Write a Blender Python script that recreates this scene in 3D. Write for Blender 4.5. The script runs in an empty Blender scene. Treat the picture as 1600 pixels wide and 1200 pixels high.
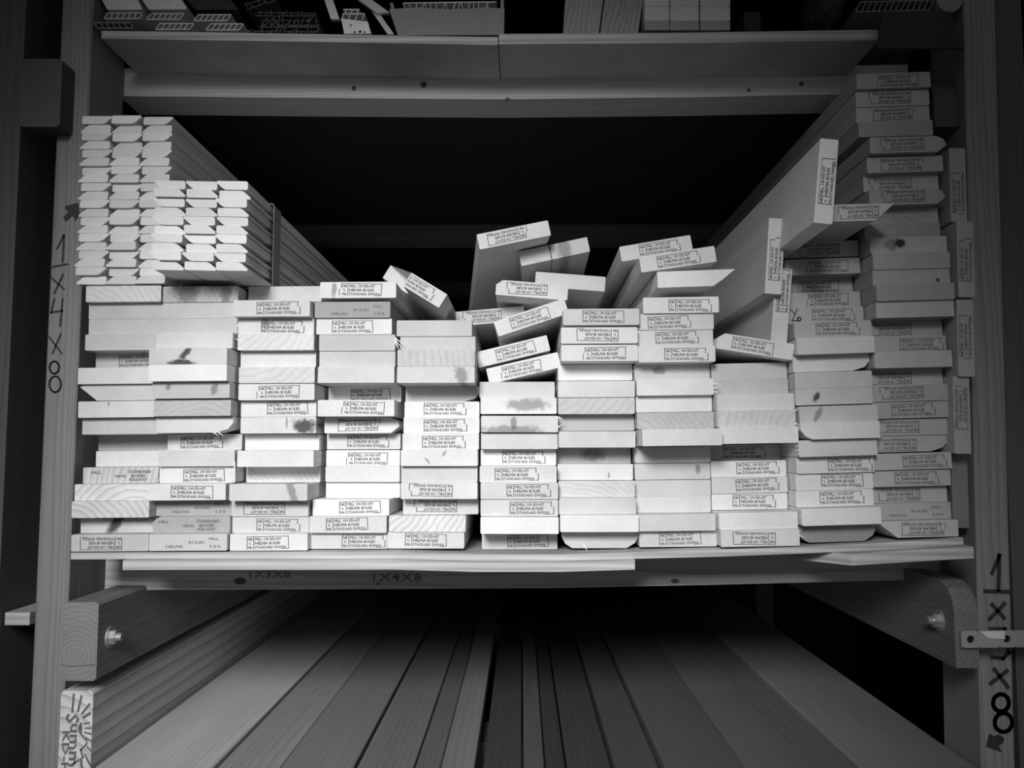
import bpy, bmesh, math, random
from mathutils import Vector, Matrix

random.seed(7)
scene = bpy.context.scene
COL = scene.collection

# ---------------------------------------------------------------- camera
F, CX, CY, EZ = 1350.0, 800.0, 600.0, 1.30      # focal length in px of a 1600x1200 frame, eye height
VPX, VPY = 815.0, 705.0                         # where the rack's depth direction vanishes
_yc = Vector(((VPX-CX)/F, -(VPY-CY)/F, -1)).normalized()
_xc = _yc.cross(Vector((0, 1, 0))).normalized()
_zc = _xc.cross(_yc)
RW = Matrix((_xc, _yc, _zc))                    # camera axes -> world axes
cam_data = bpy.data.cameras.new('camera')
cam_data.sensor_width = 36.0
cam_data.lens = 36.0*F/1600.0
cam_data.clip_start = 0.02
cam = bpy.data.objects.new('camera', cam_data)
COL.objects.link(cam)
cam.matrix_world = Matrix.Translation((0, 0, EZ)) @ RW.to_4x4()
scene.camera = cam

# ---------------------------------------------------------------- world, lights, exposure
world = bpy.data.worlds.new('world'); scene.world = world
world.use_nodes = True
world.node_tree.nodes['Background'].inputs[0].default_value = (1, 1, 1, 1)
world.node_tree.nodes['Background'].inputs[1].default_value = 0.165

def spot_light(name, loc, target, power, size, angle, blend):
    l = bpy.data.lights.new(name, 'SPOT')
    l.energy = power; l.shadow_soft_size = size; l.spot_size = math.radians(angle); l.spot_blend = blend
    o = bpy.data.objects.new(name, l); COL.objects.link(o)
    o.location = loc
    o.rotation_euler = (Vector(target)-Vector(loc)).to_track_quat('-Z', 'Y').to_euler()
    return o
spot_light('aisle_spot_lamp', (-0.30, -0.70, 1.92), (-0.13, 1.0, 1.18), 180, 0.26, 43, 1.0)

vs = scene.view_settings
vs.view_transform = 'Standard'; vs.look = 'None'
vs.exposure = -0.1; vs.gamma = 1.0; vs.use_curve_mapping = False

# ---------------------------------------------------------------- helpers
def at(px, py, Y):
    """the point at depth Y that the photograph shows at pixel (px, py)"""
    d = RW @ Vector(((px-CX)/F, -(py-CY)/F, -1))
    d *= Y/d.y
    return Vector((d.x, Y, d.z+EZ))

def tag(o, label=None, cat=None, group=None, kind=None):
    if label: o['label'] = label
    if cat: o['category'] = cat
    if group: o['group'] = group
    if kind: o['kind'] = kind
    return o

def link(name, me, mat=None, parent=None, loc=(0, 0, 0), rot=(0, 0, 0)):
    o = bpy.data.objects.new(name, me); COL.objects.link(o)
    if me is not None and mat is not None and not me.materials: me.materials.append(mat)
    o.location = loc; o.rotation_euler = rot
    if parent: o.parent = parent
    return o

def mesh(name, verts, faces):
    me = bpy.data.meshes.new(name)
    me.from_pydata([tuple(v) for v in verts], [], faces); me.update()
    return me

def bm_mesh(name, bm):
    bmesh.ops.recalc_face_normals(bm, faces=bm.faces)
    me = bpy.data.meshes.new(name); bm.to_mesh(me); bm.free()
    return me

def prism_bm(bm, prof, y0, y1, ends=True):
    """profile of (x,z) points extruded along y"""
    a = [bm.verts.new((x, y0, z)) for x, z in prof]
    b = [bm.verts.new((x, y1, z)) for x, z in prof]
    n = len(prof)
    for i in range(n):
        bm.faces.new((a[i], a[(i+1) % n], b[(i+1) % n], b[i]))
    if ends:
        bm.faces.new(a[::-1]); bm.faces.new(b)
    return a, b

def prism(name, prof, L):
    bm = bmesh.new(); prism_bm(bm, prof, 0, L)
    return bm_mesh(name, bm)

def box_bm(bm, x0, x1, y0, y1, z0, z1):
    prism_bm(bm, [(x0, z0), (x1, z0), (x1, z1), (x0, z1)], y0, y1)

def chamfer_box(name, sx, sy, sz, c=0.0015):
    """box centred in x and z, from y=0 to sy, long edges eased"""
    x, z = sx/2, sz/2
    return prism(name, [(-x+c, -z), (x-c, -z), (x, -z+c), (x, z-c), (x-c, z), (-x+c, z), (-x, z-c), (-x, -z+c)], sy)

def hexa(name, p):
    """eight corners: 0-3 front ring, 4-7 back ring"""
    return mesh(name, p, [(0, 1, 2, 3), (7, 6, 5, 4), (0, 4, 5, 1), (1, 5, 6, 2), (2, 6, 7, 3), (3, 7, 4, 0)])

def cyl_bm(bm, c, r, h, axis='y', n=16):
    ring = []
    for k in (0, 1):
        vs_ = []
        for i in range(n):
            a = 2*math.pi*i/n
            u, v, w = r*math.cos(a), r*math.sin(a), h*k
            p = {'y': (u, w, v), 'x': (w, u, v), 'z': (u, v, w)}[axis]
            vs_.append(bm.verts.new(Vector(c)+Vector(p)))
        ring.append(vs_)
    a, b = ring
    for i in range(n): bm.faces.new((a[i], a[(i+1) % n], b[(i+1) % n], b[i]))
    bm.faces.new(a); bm.faces.new(b[::-1])

# ---------------------------------------------------------------- materials (all greys: a black-and-white place)
def new_mat(name):
    m = bpy.data.materials.new(name); m.use_nodes = True
    nt = m.node_tree
    return m, nt, nt.nodes['Principled BSDF']

class NB:
    def __init__(s, nt): s.nt = nt
    def n(s, t, **kw):
        x = s.nt.nodes.new(t)
        for k, v in kw.items(): setattr(x, k, v)
        return x
    def val(s, inp, v):
        if hasattr(v, 'is_linked') or hasattr(v, 'node'): s.nt.links.new(v, inp)
        else: inp.default_value = v
    def math(s, op, a, b=0.0, c=None, clamp=False):
        x = s.n('ShaderNodeMath', operation=op); x.use_clamp = clamp
        s.val(x.inputs[0], a); s.val(x.inputs[1], b)
        if c is not None: s.val(x.inputs[2], c)
        return x.outputs[0]
    def noise(s, vec, scale, detail=3.0, rough=0.6):
        x = s.n('ShaderNodeTexNoise'); s.nt.links.new(vec, x.inputs['Vector'])
        x.inputs['Scale'].default_value = scale; x.inputs['Detail'].default_value = detail
        x.inputs['Roughness'].default_value = rough
        return x.outputs['Fac']
    def grey(s, v):
        x = s.n('ShaderNodeCombineColor')
        for i in range(3): s.val(x.inputs[i], v)
        return x.outputs[0]
    def scale(s, vec, k):
        x = s.n('ShaderNodeVectorMath', operation='MULTIPLY'); s.nt.links.new(vec, x.inputs[0])
        x.inputs[1].default_value = k
        return x.outputs[0]

def wood_mat(name, mul=1.0, along='y', blot=0.12, rough=0.75, knots=False):
    """solid timber: growth rings round a pith that runs along the piece. Object colour: r tone, g ring contrast, b ring spacing"""
    m, nt, bs = new_mat(name); b = NB(nt)
    tc = b.n('ShaderNodeTexCoord').outputs['Object']
    oi = b.n('ShaderNodeObjectInfo')
    rnd = oi.outputs['Random']
    sc = b.n('ShaderNodeSeparateColor'); nt.links.new(oi.outputs['Color'], sc.inputs[0])
    tone, cont, spac = sc.outputs
    off = b.n('ShaderNodeCombineXYZ')
    for i, k in enumerate((37.0, 53.0, 91.0)): b.val(off.inputs[i], b.math('MULTIPLY', rnd, k))
    stretch = {'y': (1, .06, 1), 'z': (1, 1, .06), 'x': (.06, 1, 1)}[along]
    sv = b.scale(tc, stretch)
    add = b.n('ShaderNodeVectorMath', operation='ADD'); nt.links.new(sv, add.inputs[0]); nt.links.new(off.outputs[0], add.inputs[1])
    v = add.outputs[0]
    sx = b.n('ShaderNodeSeparateXYZ'); nt.links.new(sv, sx.inputs[0])
    ax, az = {'y': (0, 2), 'z': (0, 1), 'x': (1, 2)}[along]
    r2 = b.math('FRACT', b.math('MULTIPLY', rnd, 17.31))
    cx = b.math('MULTIPLY', b.math('SUBTRACT', rnd, .5), .26)
    cz = b.math('MULTIPLY', b.math('SUBTRACT', r2, .5), .16)
    sgn = b.math('SIGN', cz)
    cz = b.math('ADD', cz, b.math('MULTIPLY', sgn, .012))
    dx = b.math('SUBTRACT', sx.outputs[ax], cx); dz = b.math('SUBTRACT', sx.outputs[az], cz)
    rr = b.math('SQRT', b.math('ADD', b.math('MULTIPLY', dx, dx), b.math('MULTIPLY', dz, dz)))
    rr = b.math('ADD', rr, b.math('MULTIPLY', b.noise(v, 28, 2), .014))
    ph = b.math('FRACT', b.math('DIVIDE', rr, b.math('MULTIPLY', spac, .02)))
    ring = b.math('POWER', ph, 2.5)
    bl = b.math('SUBTRACT', b.noise(v, 22, 3), .5)
    fine = b.math('SUBTRACT', b.noise(v, 420, 2), .5)
    k = b.math('SUBTRACT', 1.0, b.math('MULTIPLY', ring, cont))
    k = b.math('ADD', k, b.math('MULTIPLY', bl, blot*2))
    k = b.math('ADD', k, b.math('MULTIPLY', fine, .22))
    if knots:
        def att(nm):
            a_ = b.n('ShaderNodeAttribute'); a_.attribute_type = 'OBJECT'; a_.attribute_name = nm
            return a_.outputs['Fac']
        raw = b.n('ShaderNodeSeparateXYZ'); nt.links.new(tc, raw.inputs[0])
        wob = b.math('MULTIPLY', b.math('SUBTRACT', b.noise(v, 160, 3), .5), 1.3)
        for i in '12':
            kz = b.math('SUBTRACT', raw.outputs[2], att('knot_z'+i))
            kx = b.math('SUBTRACT', b.math('SUBTRACT', raw.outputs[0], att('knot_x'+i)), b.math('MULTIPLY', kz, att('knot_skew'+i)))
            u = b.math('DIVIDE', kx, b.math('MAXIMUM', att('knot_rx'+i), 1e-5)); w_ = b.math('DIVIDE', kz, b.math('MAXIMUM', att('knot_rz'+i), 1e-5))
            d = b.math('ADD', b.math('SQRT', b.math('ADD', b.math('MULTIPLY', u, u), b.math('MULTIPLY', w_, w_))), wob)
            mr = b.n('ShaderNodeMapRange'); mr.interpolation_type = 'SMOOTHSTEP'
            b.val(mr.inputs['Value'], d); mr.inputs['From Min'].default_value = 1.25; mr.inputs['From Max'].default_value = .55
            k = b.math('MULTIPLY', k, b.math('SUBTRACT', 1.0, b.math('MULTIPLY', mr.outputs[0], att('knot_dark'+i))))
    col = b.math('MULTIPLY', b.math('MULTIPLY', tone, mul), k, clamp=True)
    nt.links.new(b.grey(col), bs.inputs['Base Color'])
    bs.inputs['Roughness'].default_value = rough
    bs.inputs['Specular IOR Level'].default_value = .25
    bp = b.n('ShaderNodeBump'); bp.inputs['Strength'].default_value = .35; bp.inputs['Distance'].default_value = .0006
    nt.links.new(b.noise(v, 500, 2), bp.inputs['Height']); nt.links.new(bp.outputs[0], bs.inputs['Normal'])
    return m

def plain_mat(name, g, rough=.7, var=.15, scale=60, metal=0.0, spec=.3):
    m, nt, bs = new_mat(name); b = NB(nt)
    tc = b.n('ShaderNodeTexCoord').outputs['Object']
    n = b.noise(tc, scale, 3)
    v = b.math('MULTIPLY', b.math('ADD', b.math('MULTIPLY', b.math('SUBTRACT', n, .5), var*2), 1.0), g)
    nt.links.new(b.grey(v), bs.inputs['Base Color'])
    bs.inputs['Roughness'].default_value = rough; bs.inputs['Metallic'].default_value = metal
    bs.inputs['Specular IOR Level'].default_value = spec
    return m

def plywood_mat(name, g, layer):
    """veneer layers across the thickness, long grain streaks along x"""
    m, nt, bs = new_mat(name); b = NB(nt)
    tc = b.n('ShaderNodeTexCoord').outputs['Object']
    sx = b.n('ShaderNodeSeparateXYZ'); nt.links.new(tc, sx.inputs[0])
    streak = b.noise(b.scale(tc, (6, 6, 260)), 1.0, 3)
    lay = b.math('PINGPONG', b.math('DIVIDE', sx.outputs[2], layer), 1.0)
    v = b.math('ADD', b.math('MULTIPLY', lay, .35), b.math('MULTIPLY', streak, .9))
    v = b.math('MULTIPLY', b.math('ADD', v, .25), g, clamp=True)
    nt.links.new(b.grey(v), bs.inputs['Base Color'])
    bs.inputs['Roughness'].default_value = .8; bs.inputs['Specular IOR Level'].default_value = .2
    return m

M_PINE = wood_mat('pine_timber', knots=True, blot=.17)
M_RACK_V = wood_mat('rack_timber_upright', along='z', blot=.2)
M_RACK_X = wood_mat('rack_timber_crosswise', along='x', blot=.2)
M_RACK_Y = wood_mat('rack_timber_lengthwise', along='y', blot=.2)
M_TRIM = wood_mat('trim_timber', blot=.08)
M_INK = plain_mat('stamp_ink', .15, .9, .4, 300)
M_INK2 = plain_mat('faded_ink', .2, .9, .4, 300)
M_PEN = plain_mat('marker_ink', .045, .7, .4, 200)
M_KNOT = plain_mat('dark_knot', .09, .8, .6, 160)
M_STAIN = plain_mat('grey_stain', .34, .8, .35, 120)
M_PLY = plywood_mat('pale_plywood', .55, .0042)
M_PLY2 = plywood_mat('dull_plywood', .52, .0042)
M_FLOOR = plain_mat('concrete', .08, .9, .3, 8)
M_WALL = plain_mat('dark_wall', .03, .9, .3, 6)
M_METAL = plain_mat('painted_steel', .36, .45, .12, 40, 0.0, .5)
M_ZINC = plain_mat('zinc_bolt', .55, .4, .2, 200, .6, .5)
M_HOLE = plain_mat('hole_black', .01, .9, .2)
M_STICKER = plain_mat('white_sticker', .8, .6, .05)
M_FILM = plain_mat('clear_strap', .42, .22, .15, 90, 0, .6)
M_CARD = plain_mat('cardboard', .26, .9, .15, 70)
M_CARDD = plain_mat('dark_cardboard', .05, .9, .2, 70)
M_PLASTIC = plain_mat('white_plastic', .72, .5, .12, 50)
M_PLASTICD = plain_mat('dull_plastic', .28, .6, .2, 50)
M_MESH = plain_mat('dark_mesh', .13, .8, .4, 120)

def wood(o, tone, cont=.1, spac=.003):
    o.color = (tone, cont, spac/.02, 1); return o

# ---------------------------------------------------------------- lettering and stamps (flat print, a hair proud of the wood)
def text_polys(s, size, bold=0.0):
    cu = bpy.data.curves.new('t', 'FONT'); cu.body = s; cu.size = size; cu.resolution_u = 1; cu.offset = bold
    o = bpy.data.objects.new('t', cu); COL.objects.link(o)
    dg = bpy.context.evaluated_depsgraph_get()
    me = o.evaluated_get(dg).to_mesh()
    vs_ = [(v.co.x, v.co.y) for v in me.vertices]; fs = [tuple(p.vertices) for p in me.polygons]
    o.evaluated_get(dg).to_mesh_clear()
    bpy.data.objects.remove(o); bpy.data.curves.remove(cu)
    return vs_, fs

class Print:
    """flat print in the (x,z) plane, facing -y"""
    def __init__(s): s.v = []; s.f = []
    def poly(s, pts):
        b_ = len(s.v); s.v += [(x, 0, z) for x, z in pts]; s.f.append(tuple(range(b_, b_+len(pts))))
    def text(s, t, x, z, size, w=None, bold=0.0, rot=0.0):
        vs_, fs = text_polys(t, size, bold)
        k = 1.0
        if w:
            ww = max(p[0] for p in vs_)-min(p[0] for p in vs_); k = w/ww
        c, n = math.cos(rot), math.sin(rot); b_ = len(s.v)
        for px, pz in vs_:
            px *= k
            s.v.append((x+px*c-pz*n, 0, z+px*n+pz*c))
        s.f += [tuple(i+b_ for i in f) for f in fs]
    def line(s, x0, z0, x1, z1, t):
        d = Vector((x1-x0, z1-z0)); d.normalize(); n = Vector((-d.y, d.x))*t/2; e = d*t/2
        a = Vector((x0, z0))-e; b_ = Vector((x1, z1))+e
        s.poly([(a+n)[:], (a-n)[:], (b_-n)[:], (b_+n)[:]])
    def pline(s, pts, t):
        for p, q in zip(pts, pts[1:]): s.line(*p, *q, t)
    def arc(s, cx, cz, rx, rz, a0, a1, t, n=14):
        p = [(cx+rx*math.cos(a0+(a1-a0)*i/n), cz+rz*math.sin(a0+(a1-a0)*i/n)) for i in range(n+1)]
        s.pline(p, t)
    def mesh(s, name):
        me = mesh(name, s.v, s.f)
        bm = bmesh.new(); bm.from_mesh(me)
        for f in bm.faces:
            f.normal_update()
            if f.normal.y > 0: f.normal_flip()
        bm.to_mesh(me); bm.free()
        return me

def stamp_mesh(variant):
    p = Print(); mm = .001; t = .85*mm
    step = {0: 2.6, 1: -2.2, 2: 0.0}[variant]*mm
    W, H = 47*mm, 13.6*mm
    x0, x1, z1, z0, zm = -W/2, W/2, H/2, -H/2, .6*mm
    p.line(x0, z1, x1, z1, .6*mm)
    p.line(x0, z0, x0, z1, t) if variant != 1 else (p.line(x0, z1, x0, zm+1*mm, t), p.line(x0+step, zm-.6*mm, x0+step, z0, t))
    p.line(x0+7.6*mm, z1, x0+7.6*mm, z0, t)
    if variant == 0:
        p.line(x1, z1, x1, zm+1.4*mm, t*1.15); p.line(x1+step, zm, x1+step, z0, t*1.15)
    elif variant == 1:
        p.line(x1, z1, x1-.8*mm, z0, t)
    else:
        p.line(x1, z1, x1+.6*mm, z0, t)
    xs = x0+8.8*mm
    p.text('MILL 130 KD-HT', xs, z1-4.2*mm, 4.3*mm, 30*mm, .00012)
    p.text('NELMA RULES', xs, z1-8.8*mm, 4.3*mm, 29*mm, .00014)
    p.text('STANDARD EWP(N)', xs, z0+.1*mm, 4.3*mm, 36*mm, .00010)
    p.line(xs+30*mm, z0, x1+max(step, 0), z0, .5*mm)
    p.text('NE', x0+1.0*mm, z1-4.2*mm, 4*mm, 5*mm, .00015)
    p.text('L', x0+2.4*mm, z1-8.6*mm, 4*mm, 2.4*mm, .00015)
    p.text('MA', x0+1.0*mm, z0+.1*mm, 4*mm, 5*mm, .00015)
    return p.mesh('grade_stamp')

def loose_stamp_mesh(variant):
    p = Print(); mm = .001
    if variant == 0:
        p.text('MILL', -36*mm, 2*mm, 4.2*mm, 12*mm, .00012)
        p.text('NELMA', -8*mm, -2.5*mm, 4.2*mm, 13*mm, .00012)
        p.text('STANDARD', 8*mm, 2.5*mm, 4.6*mm, 27*mm, .0002)
        p.text('RULES', 11*mm, -2.2*mm, 4.2*mm, 17*mm, .0002)
        p.text('KD-HT', 9*mm, -6.6*mm, 4*mm, 21*mm, .0002)
    else:
        p.text('NELMA', -26*mm, -6*mm, 4.2*mm, 20*mm, .00008)
        p.text('RULES', 0*mm, -1.5*mm, 4.2*mm, 18*mm, .00008)
        p.text('MILL', 23*mm, 2.5*mm, 4*mm, 11*mm, .00008)
        p.text('130', 23*mm, -6.2*mm, 4.6*mm, 12*mm, .00008)
    return p.mesh('grade_stamp')

STAMPS = [stamp_mesh(i) for i in range(3)]
LOOSE_STAMPS = [loose_stamp_mesh(i) for i in range(2)]
for me in STAMPS: me.materials.append(M_INK)
for me in LOOSE_STAMPS: me.materials.append(M_INK2)

def blob_mesh(name, rx, rz, seed, n=14, skew=0.0):
    r = random.Random(seed); pts = []
    for i in range(n):
        a = 2*math.pi*i/n; k = .8+.35*r.random()
        x, z = rx*k*math.cos(a), rz*k*math.sin(a)
        pts.append((x+skew*z, max(-.0092, min(.0092, z))))
    p = Print(); p.poly(pts)
    return p.mesh(name)
STACKS = {
 1: [(-467.4,998,1483.9,'G'), (-468.2,1008,1465,''), (-467.6,1008,1446,''), (-468.1,1002,1427.1,''), (-467.6,1028,1408.1,'N.31'), (-467.7,988,1386.5,''), (-467.8,994,1367.6,'w'), (-468.1,992,1347.9,'k'), (-467.5,1002,1328.7,''), (-467.6,1042,1309.8,'s'), (-467.9,1038,1290.7,''), (-468.4,1010,1271.6,'GT'), (-468.4,992,1252.6,'G'), (-467.8,986,1233.6,'G'), (-467.9,1008,1214.7,'K'), (-467.8,988,1195.7,'U.11')],
 2: [(-377.2,1000,1483.7,'KG'), (-377.6,1002,1464.8,''), (-377.5,1002,1445.8,''), (-376.8,984,1426.9,''), (-377.5,968,1407.1,'K'), (-377.1,968,1388.1,''), (-376.8,978,1369.1,'k'), (-377,984,1349.3,'G'), (-377.2,994,1330.3,'w'), (-376.1,1024,1310.5,'N.17'), (-376.3,1000,1291.6,''), (-377.1,1006,1272.5,'N.31'), (-379.6,982,1253.6,'N.29'), (-378.7,1004,1234.6,'T'), (-378.5,996,1215.7,'wT'), (-378,986,1196.7,'T')],
 3: [(-285.5,1028,1488.8,''), (-287.9,982,1463.9,'N.30'), (-286.4,996,1444.9,'kN.30'), (-285.1,992,1426,'G'), (-285,1004,1407,''), (-284.8,998,1388.1,'G'), (-284.7,998,1368.3,'N.26'), (-284.5,1008,1349.1,'N.34'), (-284.5,1008,1330,'K'), (-284.5,1026,1310.3,''), (-284.2,998,1291.2,''), (-284.6,1034,1272.2,'G'), (-286.3,980,1253.3,'k'), (-289.6,1000,1234.3,'U.15'), (-289.2,1002,1215.4,'N.31'), (-288,992,1196.4,'N.21')],
 4: [(-190.3,992,1487,'kN.27'), (-197.7,998,1464.7,'T'), (-196.3,1002,1445.7,'N.20'), (-191.7,998,1425.8,''), (-191.5,1000,1406.8,''), (-191.2,992,1387.9,''), (-190.9,1048,1368.9,'N.30'), (-191.1,994,1349.5,'N.33'), (-188.8,1020,1330.5,'U.17w'), (-190,1040,1311.6,'N.27'), (-190.1,1038,1291.8,'N.29'), (-189.3,1032,1272.8,''), (-189.7,1038,1253.8,''), (-197.5,1006,1234.9,'N.34'), (-199.2,998,1215.9,'N.21'), (-199.2,1006,1197,'N.40')],
 5: [(-102.6,1006,1443.9,''), (-98.5,1008,1424.9,''), (-97.6,980,1406,'G'), (-97.8,980,1387,'K'), (-94.8,1032,1368.1,''), (-94.2,1020,1349.1,'N.25'), (-93.5,1008,1330.2,'N.26'), (-93.8,1002,1311.2,'N.25'), (-94.9,998,1292.3,'k'), (-95.4,1006,1273.3,''), (-95.2,1002,1254.4,'U.13'), (-95.3,1024,1235.4,'U.17'), (-108.7,1004,1216.5,'G'), (-110.4,1006,1197.5,'N.22')],
 6: [(-5.3,1016,1372.2,''), (-3.5,1004,1352.7,'k'), (-2.3,994,1331.2,'K'), (-2.6,1000,1311.8,''), (-3.8,1016,1292.7,'N.28'), (-4,998,1273.7,'N.19'), (-2.6,992,1254.8,'N.33'), (-2.6,994,1235.5,'N.37'), (-2.3,988,1216.1,''), (-2.3,1026,1194.6,'N.33')],
 7: [(92.4,996,1455.8,'N.25'), (90,994,1433.8,'U.20'), (90.1,994,1413.3,'N.30'), (87.8,1028,1393.7,''), (86.6,998,1371.7,''), (86.7,1000,1352.5,'G'), (88.1,1018,1333.5,''), (87,1000,1313.7,''), (86.2,1038,1294.7,''), (86.4,1020,1275.7,'k'), (87,1008,1256.4,'G'), (86.9,1000,1237.4,''), (88,988,1218.4,''), (90.9,1012,1197.7,'w')],
 8: [(186.6,1004,1470.9,'N.33'), (181.2,1008,1451.9,'N.12'), (180.6,1010,1433,'N.23'), (178.9,992,1412,'N.33'), (177.8,1018,1393,'k'), (177.4,998,1374.1,''), (177.5,1008,1355.1,''), (177.6,1000,1335.5,'G'), (178.5,964,1315.7,''), (177.6,1022,1296,''), (177.6,1024,1276.4,'k'), (177.4,1022,1256.9,''), (177.2,1022,1238,''), (176.8,996,1219,''), (179.7,1006,1200.1,'N.25')],
 9: [(267.8,1016,1394.3,''), (268.3,1014,1375.3,''), (268.3,992,1356.4,''), (267.3,986,1337.4,'G'), (268.7,982,1318.5,''), (269.1,1054,1298.6,'N.22'), (267.4,1026,1279.7,'N.33'), (267.2,1022,1260.7,'N.31'), (267.3,1024,1241.4,'N.27'), (267.5,988,1221.9,''), (268.5,986,1202.9,'U.15')],
 10: [(358.2,1022,1541.1,'U.20'), (357.3,1016,1519,'N.30'), (357.7,1042,1500.1,'N.27'), (358,1020,1479.1,'N.30'), (358,1012,1460.1,'N.31'), (358.1,990,1440.2,'N.27'), (358.6,984,1420.9,''), (358.7,1000,1401.9,'w'), (358.6,994,1382.2,''), (358.4,994,1363.2,'K'), (358.8,982,1342.5,'k'), (358.1,976,1323.6,'w'), (357.9,984,1304.2,''), (358.5,996,1285,'N.40'), (358.6,1000,1265.9,'N.32'), (357.6,998,1246.7,'N.30'), (358.2,980,1227.4,''), (359.8,1000,1206.7,'w')],
 11: [(447.9,1014,1745.5,'N.29'), (448.5,1020,1725.7,'U.20'), (449,1022,1706.7,'U.22'), (448.5,1014,1686.1,''), (448.9,984,1655.5,'U.16w'), (448.9,994,1635.4,'U.17'), (448.7,1006,1616.4,'U.10'), (449.4,992,1596.2,'U.19'), (448.9,1010,1577.2,'G'), (448.7,1006,1558.3,''), (448.8,992,1539.2,'K'), (449,986,1519.1,''), (448.9,988,1500.2,'k'), (448.6,978,1481.2,''), (449.2,982,1462.3,''), (448.6,1010,1443.3,'U.05'), (448.5,1002,1424.4,'N.39'), (448.8,990,1405.4,''), (448.9,1014,1386.5,'U.04'), (449,1002,1367.5,'U.13'), (448.5,1002,1347.9,'N.25'), (448.8,1006,1328.2,'U.08'), (449,1008,1309.2,'U.05'), (448.8,1000,1289,'N.36'), (448.8,1004,1269.7,'N.27'), (448.9,1014,1250.7,'U.10'), (448.8,1006,1231.8,'T'), (449.3,992,1212.8,'U.27')],
}

# ================================================================ the place
RX0, RX1 = -1.45, 1.45
def slab(name, x0, x1, y0, y1, z0, z1, mat):
    bm = bmesh.new(); box_bm(bm, x0, x1, y0, y1, z0, z1)
    o = link(name, bm_mesh(name, bm), mat); o['kind'] = 'structure'
    return o
slab('floor', RX0, RX1, -2.2, 3.8, -.1, 0, M_FLOOR)
slab('wall_back', RX0, RX1, 3.8, 3.9, 0, 2.9, M_WALL)
slab('wall_left', RX0-.1, RX0, -.2, 3.9, 0, 2.9, M_WALL)
slab('wall_right', RX1, RX1+.1, -.2, 3.9, 0, 2.9, M_WALL)
slab('ceiling', RX0-.1, RX1+.1, -.2, 3.9, 2.9, 3.0, M_WALL)

# ---------------------------------------------------------------- the rack: posts, crossbeams, side rails in one frame
rack = link('lumber_rack', None, loc=(0, 1.02, 0))
tag(rack, 'weathered timber storage rack with two posts, crossbeams and side rails holding the boards', 'rack')
def local(o):
    o.parent = rack; o.matrix_parent_inverse = Matrix.Translation((0, -1.02, 0)); return o

def lean_post(name, pts, Y, w, d):
    """upright through two measured points of its left front edge, extended to floor and head"""
    (xa, ya), (xb, yb) = pts
    a, b = at(xa, ya, Y), at(xb, yb, Y)
    def X(z): return a.x+(b.x-a.x)*(z-a.z)/(b.z-a.z)
    z0, z1 = 0.0, 2.35
    o = Vector((X(z0), Y, z0)); dx = X(z1)-X(z0)
    c = .002
    prof = [(c, 0), (w-c, 0), (w, c), (w, d-c), (w-c, d), (c, d), (0, d-c), (0, c)]
    vs_ = [(x, y, 0) for x, y in prof]+[(x+dx, y, z1) for x, y in prof]
    n = 8
    me = mesh(name, vs_, [tuple(range(n))[::-1], tuple(range(n, 2*n))]+[(i, (i+1) % n, (i+1) % n+n, i+n) for i in range(n)])
    ob = link(name, me, M_RACK_V, loc=o)
    return ob, X
post_l, XL = lean_post('post', [(43, 1200), (97, 0)], 1.02, .0385, .089)
post_r, XR = lean_post('post', [(1534, 1200), (1506, 0)], 1.02, .0385, .089)
for p, g in ((post_l, .27), (post_r, .30)): local(p); wood(p, g, .3, .004)
# rear posts of the same frame
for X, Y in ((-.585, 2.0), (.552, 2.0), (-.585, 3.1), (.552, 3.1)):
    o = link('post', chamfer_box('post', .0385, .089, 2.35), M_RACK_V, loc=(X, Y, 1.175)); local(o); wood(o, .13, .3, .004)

def sag_beam(name, pts, Y, h, d, mat, anchor='bottom'):
    """crossbeam whose lower (or upper) front edge runs through measured points"""
    P = [at(x, y, Y) for x, y in pts]
    if anchor == 'top': P = [p-Vector((0, 0, h)) for p in P]
    o = P[len(P)//2].copy()
    vs_ = []
    for p in P:
        q = p-o
        vs_ += [(q.x, 0, q.z), (q.x, 0, q.z+h), (q.x, d, q.z+h), (q.x, d, q.z)]
    fs = [(3, 2, 1, 0)]
    for i in range(len(P)-1):
        for k in range(4):
            a, b = i*4+k, i*4+(k+1) % 4
            fs.append((a, b, b+4, a+4))
    n = (len(P)-1)*4; fs.append((n, n+1, n+2, n+3))
    bm = bmesh.new(); me = mesh(name, vs_, fs); bm.from_mesh(me); bmesh.ops.recalc_face_normals(bm, faces=bm.faces); bm.to_mesh(me); bm.free()
    return link(name, me, mat, loc=o)
beam_top = local(wood(sag_beam('crossbeam', [(186, 150), (480, 153), (790, 155), (1080, 152), (1420, 145)], 1.11, .0385, .064, M_RACK_X), .62, .25, .004))
beam_low = local(wood(sag_beam('crossbeam', [(157, 922), (480, 921), (860, 919), (1100, 914), (1478, 905)], 1.11, .0385, .089, M_RACK_X), .55, .35, .004))
for Y in (1.9, 2.55, 3.2):
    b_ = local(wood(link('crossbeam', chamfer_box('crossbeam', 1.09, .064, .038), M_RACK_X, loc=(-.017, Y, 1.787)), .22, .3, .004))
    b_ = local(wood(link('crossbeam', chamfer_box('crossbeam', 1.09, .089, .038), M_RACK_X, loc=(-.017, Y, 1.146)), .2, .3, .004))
for px, py, r in ((553, 138, 4), (662, 132, 5.5), (1252, 131, 4), (793, 156, 4), (1170, 141, 3)):
    q = at(px, py, 1.1095)-beam_top.location
    p = Print(); p.poly([(q.x+r*8e-4*math.cos(a*.7), q.z+r*8e-4*math.sin(a*.7)) for a in range(9)])
    k_ = link('knot', p.mesh('knot'), M_KNOT, beam_top, (0, -.0006, 0))

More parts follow.
